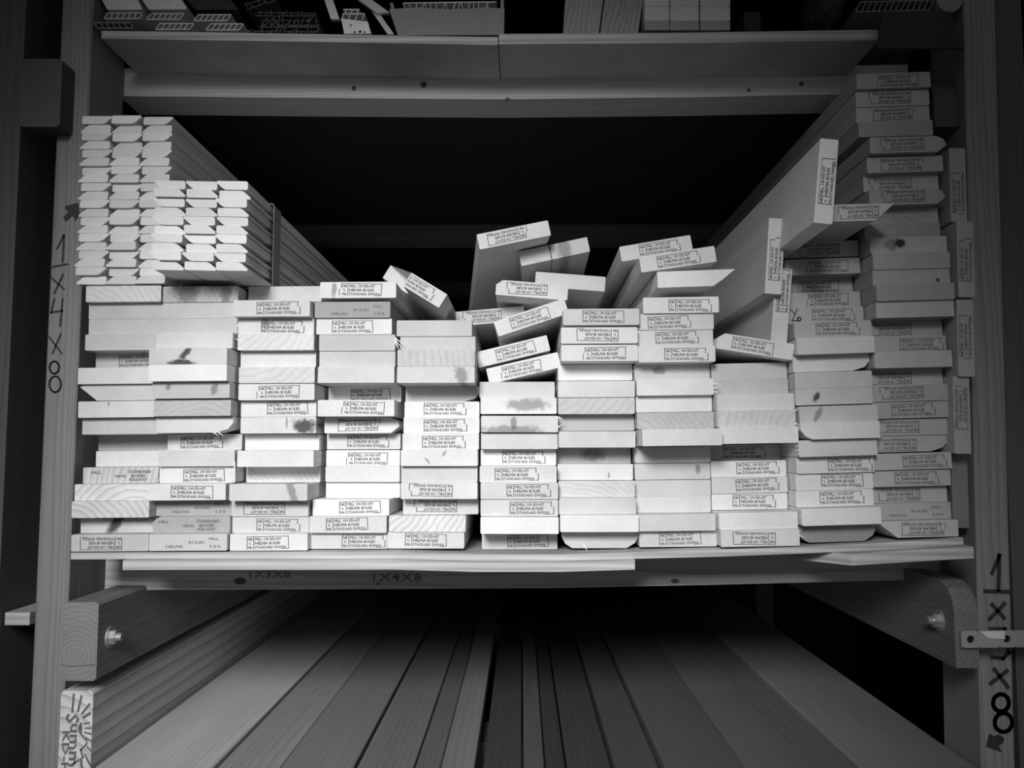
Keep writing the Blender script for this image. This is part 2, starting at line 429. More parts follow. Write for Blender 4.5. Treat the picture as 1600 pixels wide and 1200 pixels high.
# side rails that carry the shelves
def rail(x0, x1, yt, yb, Y, L, tone, corner=0, name='side_rail'):
    a, b = at(x0, yt, Y), at(x1, yb, Y)
    cx, cz = (a.x+b.x)/2, (a.z+b.z)/2; w, h = (b.x-a.x)/2, (a.z-b.z)/2
    c = .003
    prof = [(-w+c, -h), (w-c, -h), (w, -h+c), (w, h-c), (w-c, h), (-w+c, h), (-w, h-c), (-w, -h+c)]
    bm = bmesh.new()
    if corner:      # top front corner worn round
        side = [(0, -h), (0, h-.032), (.004, h-.018), (.013, h-.007), (.030, h), (L, h), (L, -h)]
        A = [bm.verts.new((-w, y, z)) for y, z in side]; B = [bm.verts.new((w, y, z)) for y, z in side]
        n = len(side)
        for i in range(n): bm.faces.new((A[i], A[(i+1) % n], B[(i+1) % n], B[i]))
        bm.faces.new(A); bm.faces.new(B[::-1])
    else:
        prism_bm(bm, prof, 0, L)
    o = link(name, bm_mesh(name, bm), M_RACK_Y, loc=(cx, Y, cz))
    return local(wood(o, tone, .25, .005)), w, h
rail_l, wl, hl = rail(98, 150, 941, 1064, .985, 2.35, .24)
rail_r, wr, hr = rail(1489, 1531, 912, 1044, .985, 2.35, .20, 1)
rail_ul, _, _ = rail(36, 93, 92, 198, .99, 2.3, .10)
rail_ur, _, _ = rail(1457, 1502, 114, 198, 1.035, 2.3, .10, 1)
def bolt(parent, X, side, px, py):
    Y = F*abs(X)/abs(px-VPX)
    q = at(px, py, Y)
    bm = bmesh.new()
    s = side
    cyl_bm(bm, (0, 0, 0), .0125, .0018*s, 'x', 20)
    cyl_bm(bm, (.0018*s, 0, 0), .0085, .0065*s, 'x', 6)
    cyl_bm(bm, (.0083*s, 0, 0), .0045, .006*s, 'x', 12)
    o = link('bolt', bm_mesh('bolt', bm), M_ZINC)
    o.parent = parent; o.location = (X-parent.location.x, Y-parent.location.y, q.z-parent.location.z)
    o['label'] = 'zinc bolt with nut and washer'
bolt(rail_l, rail_l.location.x+wl, 1, 181, 995)
bolt(rail_r, rail_r.location.x-wr, -1, 1453, 969)
pc = Print(); pc.pline([(-.019, -.026), (-.008, -.0275), (.004, -.0265), (.019, -.0255)], .0007)
link('crack', pc.mesh('crack'), M_KNOT, rail_l, (0, -.0006, 0))

# handwriting on posts and beam
def mark(post, glyphs, tilt=0.0):
    p = Print()
    for fn in glyphs: fn(p)
    o = link('size_marking', p.mesh('size_marking'), M_PEN)
    o.parent = post; o.location = (0, -.0008, 0)
    return o
def G(post, Y):
    o = post.location
    def loc(px, py):
        q = at(px, py, Y); return (q.x-o.x, q.z-o.z)
    return loc
L = G(post_l, 1.02); R_ = G(post_r, 1.02)
t_ = .0022
def zl(x, y): return L(40+x*120/424, 300+y*340/1200)      # left post, in its own sketch grid
def zr(x, y): return R_(1490+x*110/377, 850+y*350/1200)
def ln(loc, pts, t): return lambda p: p.pline([loc(*q) for q in pts], t)
def fill(loc, pts): return lambda p: p.poly([loc(*q) for q in pts])
def ell(n0, cx, cy, rx, ry): return [(cx+rx*math.cos(2*math.pi*i/n0), cy+ry*math.sin(2*math.pi*i/n0)) for i in range(n0+1)]
m1 = mark(post_l, [
    ln(zl, [(205, 385), (213, 240), (175, 312)], t_), ln(zl, [(140, 415), (232, 398)], t_),
    ln(zl, [(208, 455), (160, 558)], t_), ln(zl, [(140, 470), (212, 535)], t_),
    ln(zl, [(160, 590), (142, 665), (205, 655)], t_), ln(zl, [(206, 590), (192, 738)], t_),
    ln(zl, [(195, 785), (150, 890)], t_*.9), ln(zl, [(132, 800), (200, 890)], t_*.9),
    ln(zl, ell(16, 160, 968, 26, 34), t_*.9), ln(zl, ell(16, 165, 1060, 32, 44), t_*.9),
    fill(zl, [(292, 60), (298, 130), (275, 160), (262, 130), (222, 165), (210, 140), (238, 108), (218, 92), (222, 78)])])
m2 = mark(post_r, [
    ln(zr, [(205, 155), (243, 62), (238, 245)], .0046), ln(zr, [(168, 252), (298, 256)], .0046),
    ln(zr, [(270, 320), (193, 400)], .0046), ln(zr, [(205, 325), (268, 395)], .0046),
    ln(zr, [(195, 455), (272, 455), (240, 505), (285, 540), (295, 580), (262, 612), (205, 605)], .0044),
    ln(zr, [(283, 680), (198, 745)], .0046), ln(zr, [(218, 672), (288, 765)], .0046),
    ln(zr, ell(18, 252, 850, 42, 46), .0046), ln(zr, ell(18, 265, 955, 46, 50), .0046),
    fill(zr, [(170, 1085), (190, 1010), (212, 1030), (240, 1018), (272, 1040), (262, 1068), (240, 1080), (258, 1115)])])
for m, me_ in ((m1, 'm'), (m2, 'm')): m.data.materials.clear(); m.data.materials.append(M_PEN)
pb = Print()
q = at(577, 911, 1.1095)-beam_low.location
pb.text('1X4X8', q.x, q.z, .0155, .062, .0001)
q = at(385, 905, 1.1095)-beam_low.location
pb.text('1X3X8', q.x, q.z, .0125, .052, .0001)
link('size_marking', pb.mesh('size_marking'), M_INK2, beam_low, (0, -.0008, .002))

# grey knots on the low beam
for px, py, r in ((375, 908, 7), (1055, 908, 5), (590, 912, 2)):
    q = at(px, py, 1.1095)-beam_low.location
    p = Print(); p.poly([(q.x+r*1.1e-3*math.cos(a*.7), q.z+r*6e-4*math.sin(a*.7)) for a in range(9)])
    link('knot', p.mesh('knot'), M_KNOT, beam_low, (0, -.0006, 0))

# ---------------------------------------------------------------- neighbouring racks, just in view
nb = link('lumber_rack', None, loc=(-.80, 1.02, 0))
tag(nb, 'dark neighbouring rack with a lit shelf edge at the far left', 'rack')
def nbp(name, x0, x1, y0, y1, z0, z1, mat, tone, root):
    bm = bmesh.new(); box_bm(bm, 0, x1-x0, 0, y1-y0, 0, z1-z0)
    o = link(name, bm_mesh(name, bm), mat); o.parent = root
    o.location = Vector((x0, y0, z0))-root.location
    return wood(o, tone, .25, .004)
a = at(-8, 600, 1.02).x
nbp('post', a-.022, a+.0165, 1.02, 1.11, 0, 2.35, M_RACK_V, .12, nb)
e0, e1 = at(8, 957, 1.03), at(60, 977, 1.03)
nbp('shelf_panel', e0.x, -.5795, 1.03, 2.4, e1.z, e0.z, M_PLY, .4, nb)
nbp('crossbeam', e0.x-.02, -.5795, 1.115, 1.15, e1.z+.05, e1.z+.115, M_RACK_X, .05, nb)
nbp('stud', e0.x+.006, -.5795, 1.16, 2.3, at(0, 800, 1.12).z, at(0, 300, 1.12).z, M_RACK_Y, .045, nb)
nr = link('lumber_rack', None, loc=(.60, 1.02, 0))
tag(nr, 'neighbouring rack post along the right picture edge', 'rack')
a = at(1563, 600, 1.03).x
nbp('post', a+.004, a+.045, 1.03, 1.12, 0, 2.35, M_RACK_V, .13, nr)

# ---------------------------------------------------------------- shelf sheets
def sheet(name, edge, Y, t, depth, mat, label, grp=None, round_left=0.0):
    """plywood sheet; its upper front edge runs through measured points (x, y)"""
    P = [at(x, y, Y) for x, y in edge]
    o = P[0].copy(); vs_ = []
    for p in P:
        q = p-o
        vs_ += [(q.x, 0, q.z), (q.x, 0, q.z-t), (q.x, depth, q.z-t), (q.x, depth, q.z)]
    fs = [(0, 1, 2, 3)]
    for i in range(len(P)-1):
        for k in range(4):
            a, b = i*4+k, i*4+(k+1) % 4
            fs.append((a, a+4, b+4, b))
    n = (len(P)-1)*4; fs.append((n+3, n+2, n+1, n))
    me = mesh(name, vs_, fs); bm = bmesh.new(); bm.from_mesh(me); bmesh.ops.recalc_face_normals(bm, faces=bm.faces); bm.to_mesh(me); bm.free()
    ob = link(name, me, mat, loc=o)
    tag(ob, label, 'shelf board', grp or 'plywood shelf sheets')
    return ob
SHELF_Z = {-.5375: 1.1855, -.42: 1.1862, -.33: 1.1866, -.24: 1.1868, -.143: 1.1872, -.05: 1.185, .0415: 1.1852, .132: 1.1880, .2225: 1.1905, .313: 1.1940, .4035: 1.1985, .5: 1.205}
def zf(x):
    ks = sorted(SHELF_Z)
    for a, b in zip(ks, ks[1:]):
        if x <= b or b == ks[-1]:
            return SHELF_Z[a]+(SHELF_Z[b]-SHELF_Z[a])*(x-a)/(b-a)
def sheet_z(name, xs, Y, t, depth, mat, label, dz):
    edge = []
    ks = sorted(SHELF_Z)
    pts = [xs[0]]+[k for k in ks if xs[0] < k < xs[1]]+[xs[1]]
    o = Vector((pts[0], Y, zf(pts[0])+dz)); vs_ = []
    for i, x in enumerate(pts):
        q = Vector((x, Y, zf(x)+dz))-o
        vs_ += [(q.x, 0, q.z), (q.x, 0, q.z-t), (q.x, depth, q.z-t), (q.x, depth, q.z)]
    fs = [(0, 1, 2, 3)]
    for i in range(len(pts)-1):
        for k in range(4):
            a, b = i*4+k, i*4+(k+1) % 4
            fs.append((a, a+4, b+4, b))
    n = (len(pts)-1)*4; fs.append((n+3, n+2, n+1, n))
    me = mesh(name, vs_, fs); bm = bmesh.new(); bm.from_mesh(me); bmesh.ops.recalc_face_normals(bm, faces=bm.faces); bm.to_mesh(me); bm.free()
    ob = link(name, me, mat, loc=o)
    tag(ob, label, 'shelf board', 'plywood shelf sheets')
    return ob
sheet_z('plywood_sheet', (at(111, 866, .985).x, at(1505, 840, .985).x), .985, .0075, 2.3, M_PLY,
        'thin pale plywood sheet directly under all the stacked boards', -.0008)
sheet_z('plywood_sheet', (at(192, 875, .975).x, at(992, 875, .975).x), .975, .0106, 2.2, M_PLY,
        'thicker pale plywood sheet beneath the thin one, ending at mid shelf', -.0084)
# short sheet under the right end, front left corner broken away
a, b = at(1286, 874, .985), at(1521, 852, .965)
th = .0125
z0, z1 = at(1300, 862, .965).z, b.z
xa, xb = at(1330, 860, .965).x, b.x
top = [(xa, .965), (xb, .965), (xb, 2.2), (a.x-.02, 2.2), (a.x-.02, 1.04)]
zz = lambda x: zf(x)-.0087
o_ = Vector((xa, .965, zz(xa)))
vs_ = [(x-o_.x, y-o_.y, zz(x)-o_.z) for x, y in top]+[(x-o_.x, y-o_.y, zz(x)-th-o_.z) for x, y in top]
n = 5
me = mesh('plywood_sheet', vs_, [tuple(range(n)), tuple(range(n, 2*n))[::-1]]+[(i, i+n, (i+1) % n+n, (i+1) % n) for i in range(n)])
o_ = link('plywood_sheet', me, M_PLY, loc=o_)
tag(o_, 'short plywood sheet with broken corner under the right end of the shelf', 'shelf board', 'plywood shelf sheets')
UP_L = [(159, 48), (480, 53), (778, 58)]
sheet('plywood_sheet', UP_L, 1.01, .0098, .16, M_PLY2, 'left plywood sheet of the upper shelf, under the hollow plastic strips')
sheet('plywood_sheet', [(779.5, 53), (1080, 51), (1372, 46.5)], 1.01, .0128, .16, M_PLY2, 'right plywood sheet of the upper shelf with dark middle ply')

bm = bmesh.new(); box_bm(bm, -.52, .5, 0, 2.1, 0, .003)  # dark sheet added so the roof of the middle bay reads as deep shade
tag(link('shade_sheet', bm_mesh('shade_sheet', bm), M_WALL, None, (0, 1.176, 1.8065)), 'added dark sheet standing in for shade behind the top crossbeam', 'shelf board')
# ---------------------------------------------------------------- stacked boards
BW, BT, BL = .0885, .0188, 2.42
def board_profile(kind=0, w=BW, t=BT):
    x, z, c = w/2, t/2, .0009
    if kind == 1: return [(-x+c, -z), (x-.020, -z), (x-.006, -z+.004), (x, -z+.011), (x, z-c), (x-c, z), (-x+c, z), (-x, z-c), (-x, -z+c)]      # waney lower right
    if kind == 2: return [(-x+.013, -z), (x-c, -z), (x, -z+c), (x, z-c), (x-c, z), (-x+c, z), (-x, z-c), (-x, -z+.011), (-x+.005, -z+.004)]     # waney lower left
    if kind == 3: return [(-x+.012, -z), (x-.014, -z), (x-.004, -z+.006), (x, -z+.013), (x, z-c), (x-c, z), (-x+c, z), (-x, z-c), (-x, -z+.012), (-x+.004, -z+.005)]
    if kind == 4: return [(-x+c, -z), (x-.010, -z), (x, -z+.008), (x-.003, z-.004), (x-.011, z), (-x+c, z), (-x, z-c), (-x, -z+c)]              # pointed right edge
    if kind == 5: return [(-x+c, -z), (x-.024, -z), (x-.012, -z+.008), (x+.002, z), (-x+c, z), (-x, z-c), (-x, -z+c)]                          # bevelled right edge
    if kind == 6: return [(-x+.020, -z), (x-c, -z), (x, -z+c), (x, z-c), (x-c, z), (-x+.006, z), (-x, z-.003)]                                 # split lower left
    if kind == 7: return [(-x+c, -z), (x-c, -z), (x, -z+c), (x, z-c), (x-c, z), (-x+.008, z), (-x, z-.006), (-x, -z+c)]                        # chipped upper left
    return [(-x+c, -z), (x-c, -z), (x, -z+c), (x, z-c), (x-c, z), (-x+c, z), (-x, z-c), (-x, -z+c)]
BMESH = {}
def board_mesh(kind):
    if kind not in BMESH:
        BMESH[kind] = prism('lumber_board', board_profile(kind), BL); BMESH[kind].materials.append(M_PINE)
    return BMESH[kind]
BRND = random.Random(21)
def add_stamp(o, flag, i):
    for ch, up in (('N', False), ('U', True)):
        if ch in flag:
            k = flag.index(ch); fr = float(flag[k+1:k+4])
            x = -BW/2+fr*BW+.0245
            x = min(x, BW/2-.0275)
            v = BRND.choice((0, 0, 1, 2))
            s = link('grade_stamp', STAMPS[v], None, o, (x, -.0004, BRND.uniform(-.0008, .0008)), (0, math.radians(BRND.uniform(-1.6, 1.6))+(math.pi if up else 0), 0))
            return
    if 'T' in flag:
        link('grade_stamp', LOOSE_STAMPS[i % 2], None, o, (BRND.uniform(-.004, .002), -.0004, 0), (0, 0, 0))
def knot(o, pts, mat=None):
    p = Print(); p.poly([(max(-BW/2+.0006, min(BW/2-.0006, x*.001)), max(-BT/2+.0004, min(BT/2-.0004, z*.001))) for x, z in pts])
    link('knot', p.mesh('knot'), mat or M_KNOT, o, (0, -.0003, 0))
def set_knot(o, i, cx, cz, rx, rz, skew, dark):
    for k, v in (('x', cx*.001), ('z', cz*.001), ('rx', rx*.001), ('rz', rz*.001), ('skew', skew), ('dark', dark)): o[f'knot_{k}{i}'] = float(v)
def knots_on(o, lst):
    i = 1
    for pts, m in lst:
        if isinstance(pts, tuple):
            set_knot(o, i, *pts, .86 if m is M_KNOT else .5); i += 1
        else: knot(o, pts, m)
def oval(cx, cz, rx, rz, seed=1, skew=0):
    return (cx, cz, rx, rz, skew)
def oval_points(cx, cz, rx, rz, seed=1, skew=0):
    r = random.Random(seed); out = []
    for i in range(16):
        a = 2*math.pi*i/16; k = .78+.4*r.random(); z = rz*k*math.sin(a)
        out.append((cx+rx*k*math.cos(a)+skew*z, cz+z))
    return out
KNOTS = {   # (stack, row from the top): [(points, material)]
 (1, 8): [(oval(-9, 6, 1.4, 3, 3), M_STAIN)], (1, 15): [(oval(-4, 0, 7, 12, 4, .5), M_KNOT), (oval(10, 7, 40, 4, 5), M_STAIN)],
 (2, 1): [(oval(-16, 0, 14, 11, 7), M_STAIN), (oval(30, 0, 7, 11, 9), M_STAIN)],
 (2, 5): [(oval(-3, 3, 5, 8, 1, .7), M_KNOT), (oval(-8, -8, 17, 4, 1), M_KNOT)],
 (2, 7): [(oval(27, 2, 4, 8, 10, .2), M_STAIN), (oval(-26, 4, 3, 4, 11), M_STAIN)],
 (3, 3): [(oval(-13, 3, 5, 8, 12), M_STAIN)], (3, 9): [(oval(30, -1, 15, 9, 13), M_KNOT), (oval(10, 3, 1.5, 7, 14), M_STAIN)],
 (3, 13): [(oval(27, 0, 5, 22, 1, -.35), M_STAIN)],
 (4, 1): [(oval(-28, 0, 3, 10, 1, .1), M_STAIN)],
 (5, 4): [(oval(29, -1, 8, 12, 1, -.2), M_STAIN)],
 (5, 9): [(oval(-13, -4, 2, 4, 15, -.8), M_STAIN), (oval(6, 5, 2, 3.5, 16, .5), M_STAIN)],
 (6, 2): [(oval(10, 1, 26, 8, 1), M_STAIN)],
 (6, 3): [(oval(-7, 1, 4, 9, 1), M_STAIN), (oval(-10, -8, 36, 7, 1), M_STAIN)],
 (7, 9): [(oval(-1, 2, 16, 9, 17), M_STAIN)], (7, 10): [(oval(16, -4, 1.4, 4, 18), M_STAIN)],
 (8, 5): [(oval(-16, 2, 8, 5, 19), M_STAIN)], (8, 11): [(oval(30, 2, 3, 6, 20), M_STAIN)],
 (10, 10): [(oval(-20, 0, 4, 6, 21, .4), M_KNOT)], (10, 11): [(oval(-23, 0, 4, 9, 22, .4), M_STAIN)],
 (11, 11): [(oval(-16, 1, 14, 8, 23), M_STAIN), (oval(-10, 2, 7, 5, 24), M_KNOT)], (11, 13): [(oval(30, -4, 2.4, 2.4, 25), M_KNOT)],
}
WANE = {(1, 7): 6, (2, 9): 1, (2, 15): 7, (4, 9): 4, (5, 5): 1, (7, 14): 3, (10, 8): 1, (10, 12): 2, (10, 18): 3, (11, 5): 4, (11, 8): 4, (11, 23): 1, (11, 28): 6}
TONE = {(4, 4): .55, (4, 5): .57, (4, 6): .66, (5, 1): .56, (5, 2): .55, (5, 3): .56, (5, 4): .62, (1, 2): .58, (1, 3): .56, (1, 4): .58, (2, 2): .6, (2, 3): .56, (2, 7): .55, (2, 8): .52, (1, 9): .58, (2, 6): .84, (8, 5): .58, (8, 8): .5, (9, 1): .58, (9, 2): .54, (9, 3): .66, (10, 9): .55, (10, 10): .55, (10, 11): .56, (7, 7): .5, (7, 9): .46, (8, 10): .62, (8, 11): .64, (8, 12): .66, (4, 13): .84, (6, 9): .86, (7, 13): .84, (10, 12): .74, (10, 17): .84, (9, 10): .84}  # mostly own greys; a few recessed boards carry their shade in the tone
TONE.update({(10, k): .46 for k in range(1, 7)}); TONE.update({(11, k): .40+.025*(k % 4) for k in range(1, 29)}); TONE.update({(11, 10): .34, (11, 14): .36, (11, 18): .5, (11, 24): .5, (11, 25): .5, (11, 28): .56})  # right-hand stacks toned down, standing in for light falloff and shade there
TONE.update({(1, 5): .52, (1, 10): .5, (1, 15): .6, (1, 16): .56, (2, 1): .5, (2, 14): .42, (2, 15): .42, (2, 16): .6, (3, 2): .66, (4, 2): .36, (10, 18): .3, (11, 2): .5, (11, 3): .5, (11, 26): .5, (8, 15): .62, (6, 10): .6, (7, 14): .6, (3, 14): .6})  # recessed boards partly darkened to hold their shade; the rest own greys
STRONG = {(1, 12), (1, 13), (1, 14), (5, 13)}
ROLL = {1: .6, 2: .5, 3: .3, 4: .2, 5: .1, 6: .1, 7: .2, 8: .7, 9: 1.1, 10: 1.7, 11: 1.5}
ORD = ['', 'first', 'second', 'third', 'fourth', 'fifth', 'sixth', 'seventh', 'eighth', 'ninth', 'tenth', 'eleventh', 'twelfth', 'thirteenth', 'fourteenth', 'fifteenth', 'sixteenth', 'seventeenth', 'eighteenth', 'nineteenth', 'twentieth', 'twenty-first', 'twenty-second', 'twenty-third', 'twenty-fourth', 'twenty-fifth', 'twenty-sixth', 'twenty-seventh', 'twenty-eighth']
def look(flag, key):
    if 'U' in flag: return 'board stamped upside down'
    if 'N' in flag: return 'stamped pale board'
    if key in KNOTS and any(m is M_KNOT for _, m in KNOTS[key]): return 'board with a dark knot'
    if key in KNOTS: return 'board with a grey stain'
    if 'T' in flag: return 'board with faded lettering'
    if 'G' in flag: return 'board with streaky end grain'
    if 'w' in flag: return 'plain board with rounded edge'
    return 'plain pale board'
BOARD = {}
for c, rows in STACKS.items():
    n = len(rows)
    for i, (x, y, z, fl) in enumerate(rows):
        key = (c, i+1)
        o = link('lumber_board', board_mesh(WANE.get(key, 0)), None, None, (x/1000, y/1000, z/1000), (0, -math.radians(ROLL[c]+BRND.uniform(-.12, .12)), 0))
        g = 'G' in fl
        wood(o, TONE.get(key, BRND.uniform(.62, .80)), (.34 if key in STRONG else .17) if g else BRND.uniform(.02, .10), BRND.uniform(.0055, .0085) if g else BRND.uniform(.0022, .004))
        up = n-i
        where = 'bottom' if up == 1 else ('top' if i == 0 else ORD[up]+' from bottom')
        st = {1: 'leftmost stack', 11: 'tall rightmost stack'}.get(c, ORD[c]+' stack from the left')
        BOARD[key] = o
        tag(o, f'{look(fl, key)}, {where} of the {st}', 'board', 'boards stacked on the middle shelf')
        add_stamp(o, fl, i+c)
        knots_on(o, KNOTS.get(key, []))

# splinters left by the saw
def splinter(c, row, x, z, dx, dz, w=.0009):
    o = BOARD[c, row]
    d = Vector((dx, 0, dz)); n = Vector((-dz, 0, dx)).normalized()*w
    t_ = Vector((0, .0012, 0)); y_ = Vector((0, -.0012, 0)); p0 = Vector((x, 0, z))
    vs_ = [p0+n, p0-n, p0+d+y_*2, p0+n+t_, p0-n+t_]
    link('splinter', mesh('splinter', vs_, [(0, 1, 2), (4, 3, 2), (0, 2, 3), (1, 4, 2), (0, 3, 4, 1)]), M_TRIM, o).color = (.8, .05, .2, 1)
for c, row, x, z, dx, dz in ((4, 4, .0435, .004, .010, -.012), (4, 4, .0435, .006, .013, -.010), (4, 4, .044, .001, .007, -.012), (2, 9, .020, -.008, .010, -.006), (2, 9, .026, -.008, .009, -.006), (6, 3, .0435, .008, .008, -.003), (6, 3, .0435, -.004, .009, .006), (2, 11, .044, -.004, .0015, -.016), (3, 3, -.0435, .002, -.004, -.003), (3, 4, -.0435, .002, -.004, .003), (8, 6, .0435, .004, .010, -.002), (8, 6, .0435, -.002, .009, .001), (8, 6, .0435, -.006, .006, -.001), (10, 13, -.0435, .003, -.007, .001), (10, 13, -.0435, -.001, -.008, -.001), (10, 13, -.0435, -.005, -.006, -.002), (9, 11, .0435, .002, .006, -.002), (7, 4, .044, .001, .005, .001), (9, 4, .044, .008, .004, .002), (9, 4, .044, -.006, .003, -.003), (7, 14, -.02, -.004, .006, -.010)):
    splinter(c, row, x, z, dx, dz)

# pencilled scrawl on one stacked board (tenth stack, fifth from the top)
o = BOARD[10, 5]
p = Print(); s = .001
p.line(-41*s, 8*s, -36*s, 2*s, 1.1*s); p.line(-33*s, 8*s, -40*s, -6*s, 1.1*s); p.line(-40*s, -5*s, -34*s, -6*s, 1.3*s); p.arc(-31.5*s, -4*s, 2*s, 2*s, 0, 6.28, 1.2*s)
link('scrawl', p.mesh('scrawl'), M_PEN, o, (0, -.0005, 0))

# ---------------------------------------------------------------- loose boards thrown on top
def loose(px, py, Y, roll, label, flag='', kind=0, tone=.72, cont=.12, spac=.003, yaw=0.0, pitch=0.0, L_=BL, knots=()):
    """centre pixel of the end face, depth, roll (degrees anticlockwise), yaw and pitch of the length"""
    p = at(px, py, Y)
    o = link('lumber_board', board_mesh(kind), None, None, p)
    o.rotation_mode = 'XYZ'
    m = Matrix.Rotation(math.radians(yaw), 4, 'Z') @ Matrix.Rotation(math.radians(pitch), 4, 'X') @ Matrix.Rotation(-math.radians(roll), 4, 'Y')
    o.rotation_euler = m.to_euler()
    wood(o, tone, cont, spac)
    tag(o, label, 'board', 'loose boards lying on top of the stacks')
    add_stamp(o, flag, 0)
    knots_on(o, knots)
    return o
loose(803, 367, 1.03, 12.5, 'highest loose board, tilted, stamped upside down, above the middle stacks', 'U.12', 0, .74, yaw=4.5)
loose(866, 393, 1.075, 12, 'tilted loose board with dark stripe under the highest board', '', 0, .66, yaw=-1, knots=[(oval(-5, 0, .9, 14), M_KNOT), (oval(13, 0, 9, 16), M_STAIN)])
loose(891, 440, 1.08, -4.5, 'plain loose board sloping right, half behind a stamped one', '', 0, .68)
loose(831, 453, 1.05, -4.6, 'loose board stamped upside down with a chipped corner, sloping right', 'U.17', 7, .74)
loose(766, 494, 1.10, 5, 'loose recessed board stamped upside down beside the fifth stack', 'U.12', 0, .62)
loose(830, 496, 1.02, 18.6, 'steeply tilted stamped loose board below the chipped one', 'N.20', 0, .74)
loose(801, 549, 1.03, 13.7, 'upper of two tilted stamped boards lying on the sixth stack', 'N.26', 0, .78)
loose(818, 575, 1.035, 13.3, 'lower of two tilted stamped boards lying on the sixth stack', 'N.20', 0, .78)
loose(1025, 388, 1.05, 9.5, 'tilted stamped loose board, rearmost of two on the eighth stack', 'N.26', 0, .70, yaw=-.6)
loose(1059, 405, .995, 8.2, 'tilted stamped loose board, foremost of two on the eighth stack', 'N.22', 0, .72, yaw=-.6)
loose(1087, 435, .99, 2.0, 'bright plain board with slanted right end topping the eighth stack', '', 5, .84)
loose(1180, 541, .995, -9.0, 'stamped loose board sloping right on top of the ninth stack', 'N.19', 7, .72)
loose(1211, 400, .985, 85.5, 'stamped board standing on edge left of the tenth stack', 'N.17', 0, .70)
loose(1291, 283, .868, 84.2, 'long stamped board standing on edge, jutting out furthest of all', 'N.22', 0, .70, knots=())
loose(1221, 478, .998, 84.5, 'shorter-looking stamped board on edge behind the jutting upright board', 'N.46', 0, .66)
h1_ = loose(1340, 332, .93, 1.4, 'flat board with slanted right end on top of the tenth stack', 'U.25', 5, .62)
h1_.scale = (.88, 1, 1)
# sloping board whose left half has broken off deeper in
def split_board():
    o = loose(643, 440.5, 1.015, -31.5, 'steeply sloping stamped board with broken left half, right of the fourth stack', '', 0, .72)
    bm = bmesh.new(); xs = -.006; c = .0009; x, z = BW/2, BT/2
    plan = [(xs, 0), (x, 0), (x, BL), (-x, BL), (-x, .05), (xs-.003, .056), (xs, .048)]
    A = [bm.verts.new((px, py, -z)) for px, py in plan]; B = [bm.verts.new((px, py, z)) for px, py in plan]
    n = len(plan)
    for i in range(n): bm.faces.new((A[i], A[(i+1) % n], B[(i+1) % n], B[i]))
    bm.faces.new(A[::-1]); bm.faces.new(B)
    bmesh.ops.triangulate(bm, faces=[f for f in bm.faces if len(f.verts) > 4])
    o.data = bm_mesh('lumber_board', bm); o.data.materials.append(M_PINE)
    bm = bmesh.new(); bm.from_mesh(STAMPS[0])
    sx = .005
    bmesh.ops.bisect_plane(bm, geom=bm.verts[:]+bm.edges[:]+bm.faces[:], plane_co=(xs+.001-sx, 0, 0), plane_no=(-1, 0, 0), clear_outer=True)
    me = bpy.data.meshes.new('grade_stamp'); bm.to_mesh(me); bm.free(); me.materials.append(M_INK)
    link('grade_stamp', me, None, o, (sx, -.0004, 0))
split_board()

# on-edge boards wedged between the rightmost stack and the post
edge_rows = [(1497, 289, 1.0, 'topmost'), (1509, 405, .985, 'second'), (1509, 528, .985, 'third'), (1503, 648, .99, 'fourth'), (1500, 765, 1.02, 'lowest')]
for i, (px, py, Y, w_) in enumerate(edge_rows):
    p = at(px, py, Y)
    o = link('lumber_board', board_mesh(0), None, None, p, (0, -math.radians(90-.6), 0))
    wood(o, .42 if i < 4 else .24, .1, .003)  # tone lowered to stand in for the weaker light at the right
    tag(o, f'board standing on edge by the right post, {w_} of five', 'board', 'boards on edge by the right post')
    if i < 4: add_stamp(o, ['N.12', 'N.20', 'N.25', 'U.30'][i], 0)

# ---------------------------------------------------------------- bundles of bevelled trim
TWd, TTh = .0354, .0097
def trim_profile(flip, mirror):
    x, z = TWd/2, TTh/2
    p = [(-x+.0008, -z), (x-.0022, -z), (x-.0004, -z+.0012), (x, z-.0014), (x-.0016, z), (-x+.0115, z), (-x+.0085, z-.0007), (-x+.0055, z-.0026), (-x+.0024, z-.0055), (-x, z-.0074), (-x, -z+.0006)]
    if flip: p = [(-a, -b) for a, b in p]
    if mirror: p = [(-a, b) for a, b in p][::-1]
    return p
TM = {}
for f in (0, 1):
    for m in (0, 1):
        TM[f, m] = prism('moulding_strip', trim_profile(f, m), 2.13); TM[f, m].materials.append(M_TRIM)
trnd = random.Random(5)
def bundle(xl, Y, zb, rows, pitch, mirror, name, grp, tilt=0.0):
    for r in range(rows):               # r = 0 is the lowest row
        from_top = rows-r
        flip = from_top % 2 == 1
        for k in range(3):
            x = xl+TWd/2+k*(TWd+.0005)+(.0022 if flip else -.0006)*(1 if not mirror else -1)*.6+trnd.uniform(-.0007, .0007)
            z = zb+pitch*(r+.5)+trnd.uniform(-.0001, .0001)-tilt*k*TWd
            o = link('moulding_strip', TM[int(flip), int(mirror)], None, None, (x, Y+trnd.uniform(-.004, .004), z), (0, math.radians(trnd.uniform(-.3, .3))+tilt, 0))
            wood(o, trnd.uniform(.70, .84), trnd.uniform(.03, .12), trnd.uniform(.002, .004))
            w_ = ['left', 'middle', 'right'][k]
            row = 'top' if from_top == 1 else ('bottom' if r == 0 else ORD[from_top]+' from top')
            tag(o, f'white trim strip, {row} in the {w_} column of the {name} bundle', 'trim strip', grp, 'thing')
zA = 1.4950
bundle(at(124, 300, .997).x, .997, zA, 20, .01012, False, 'tall rear', 'trim strips in the tall bundle')
zB = 1.4985
xB = at(239.5, 350, .943).x
bundle(xB, .943, zB+.0018, 10, .01025, True, 'short front', 'trim strips in the front bundle', .024)
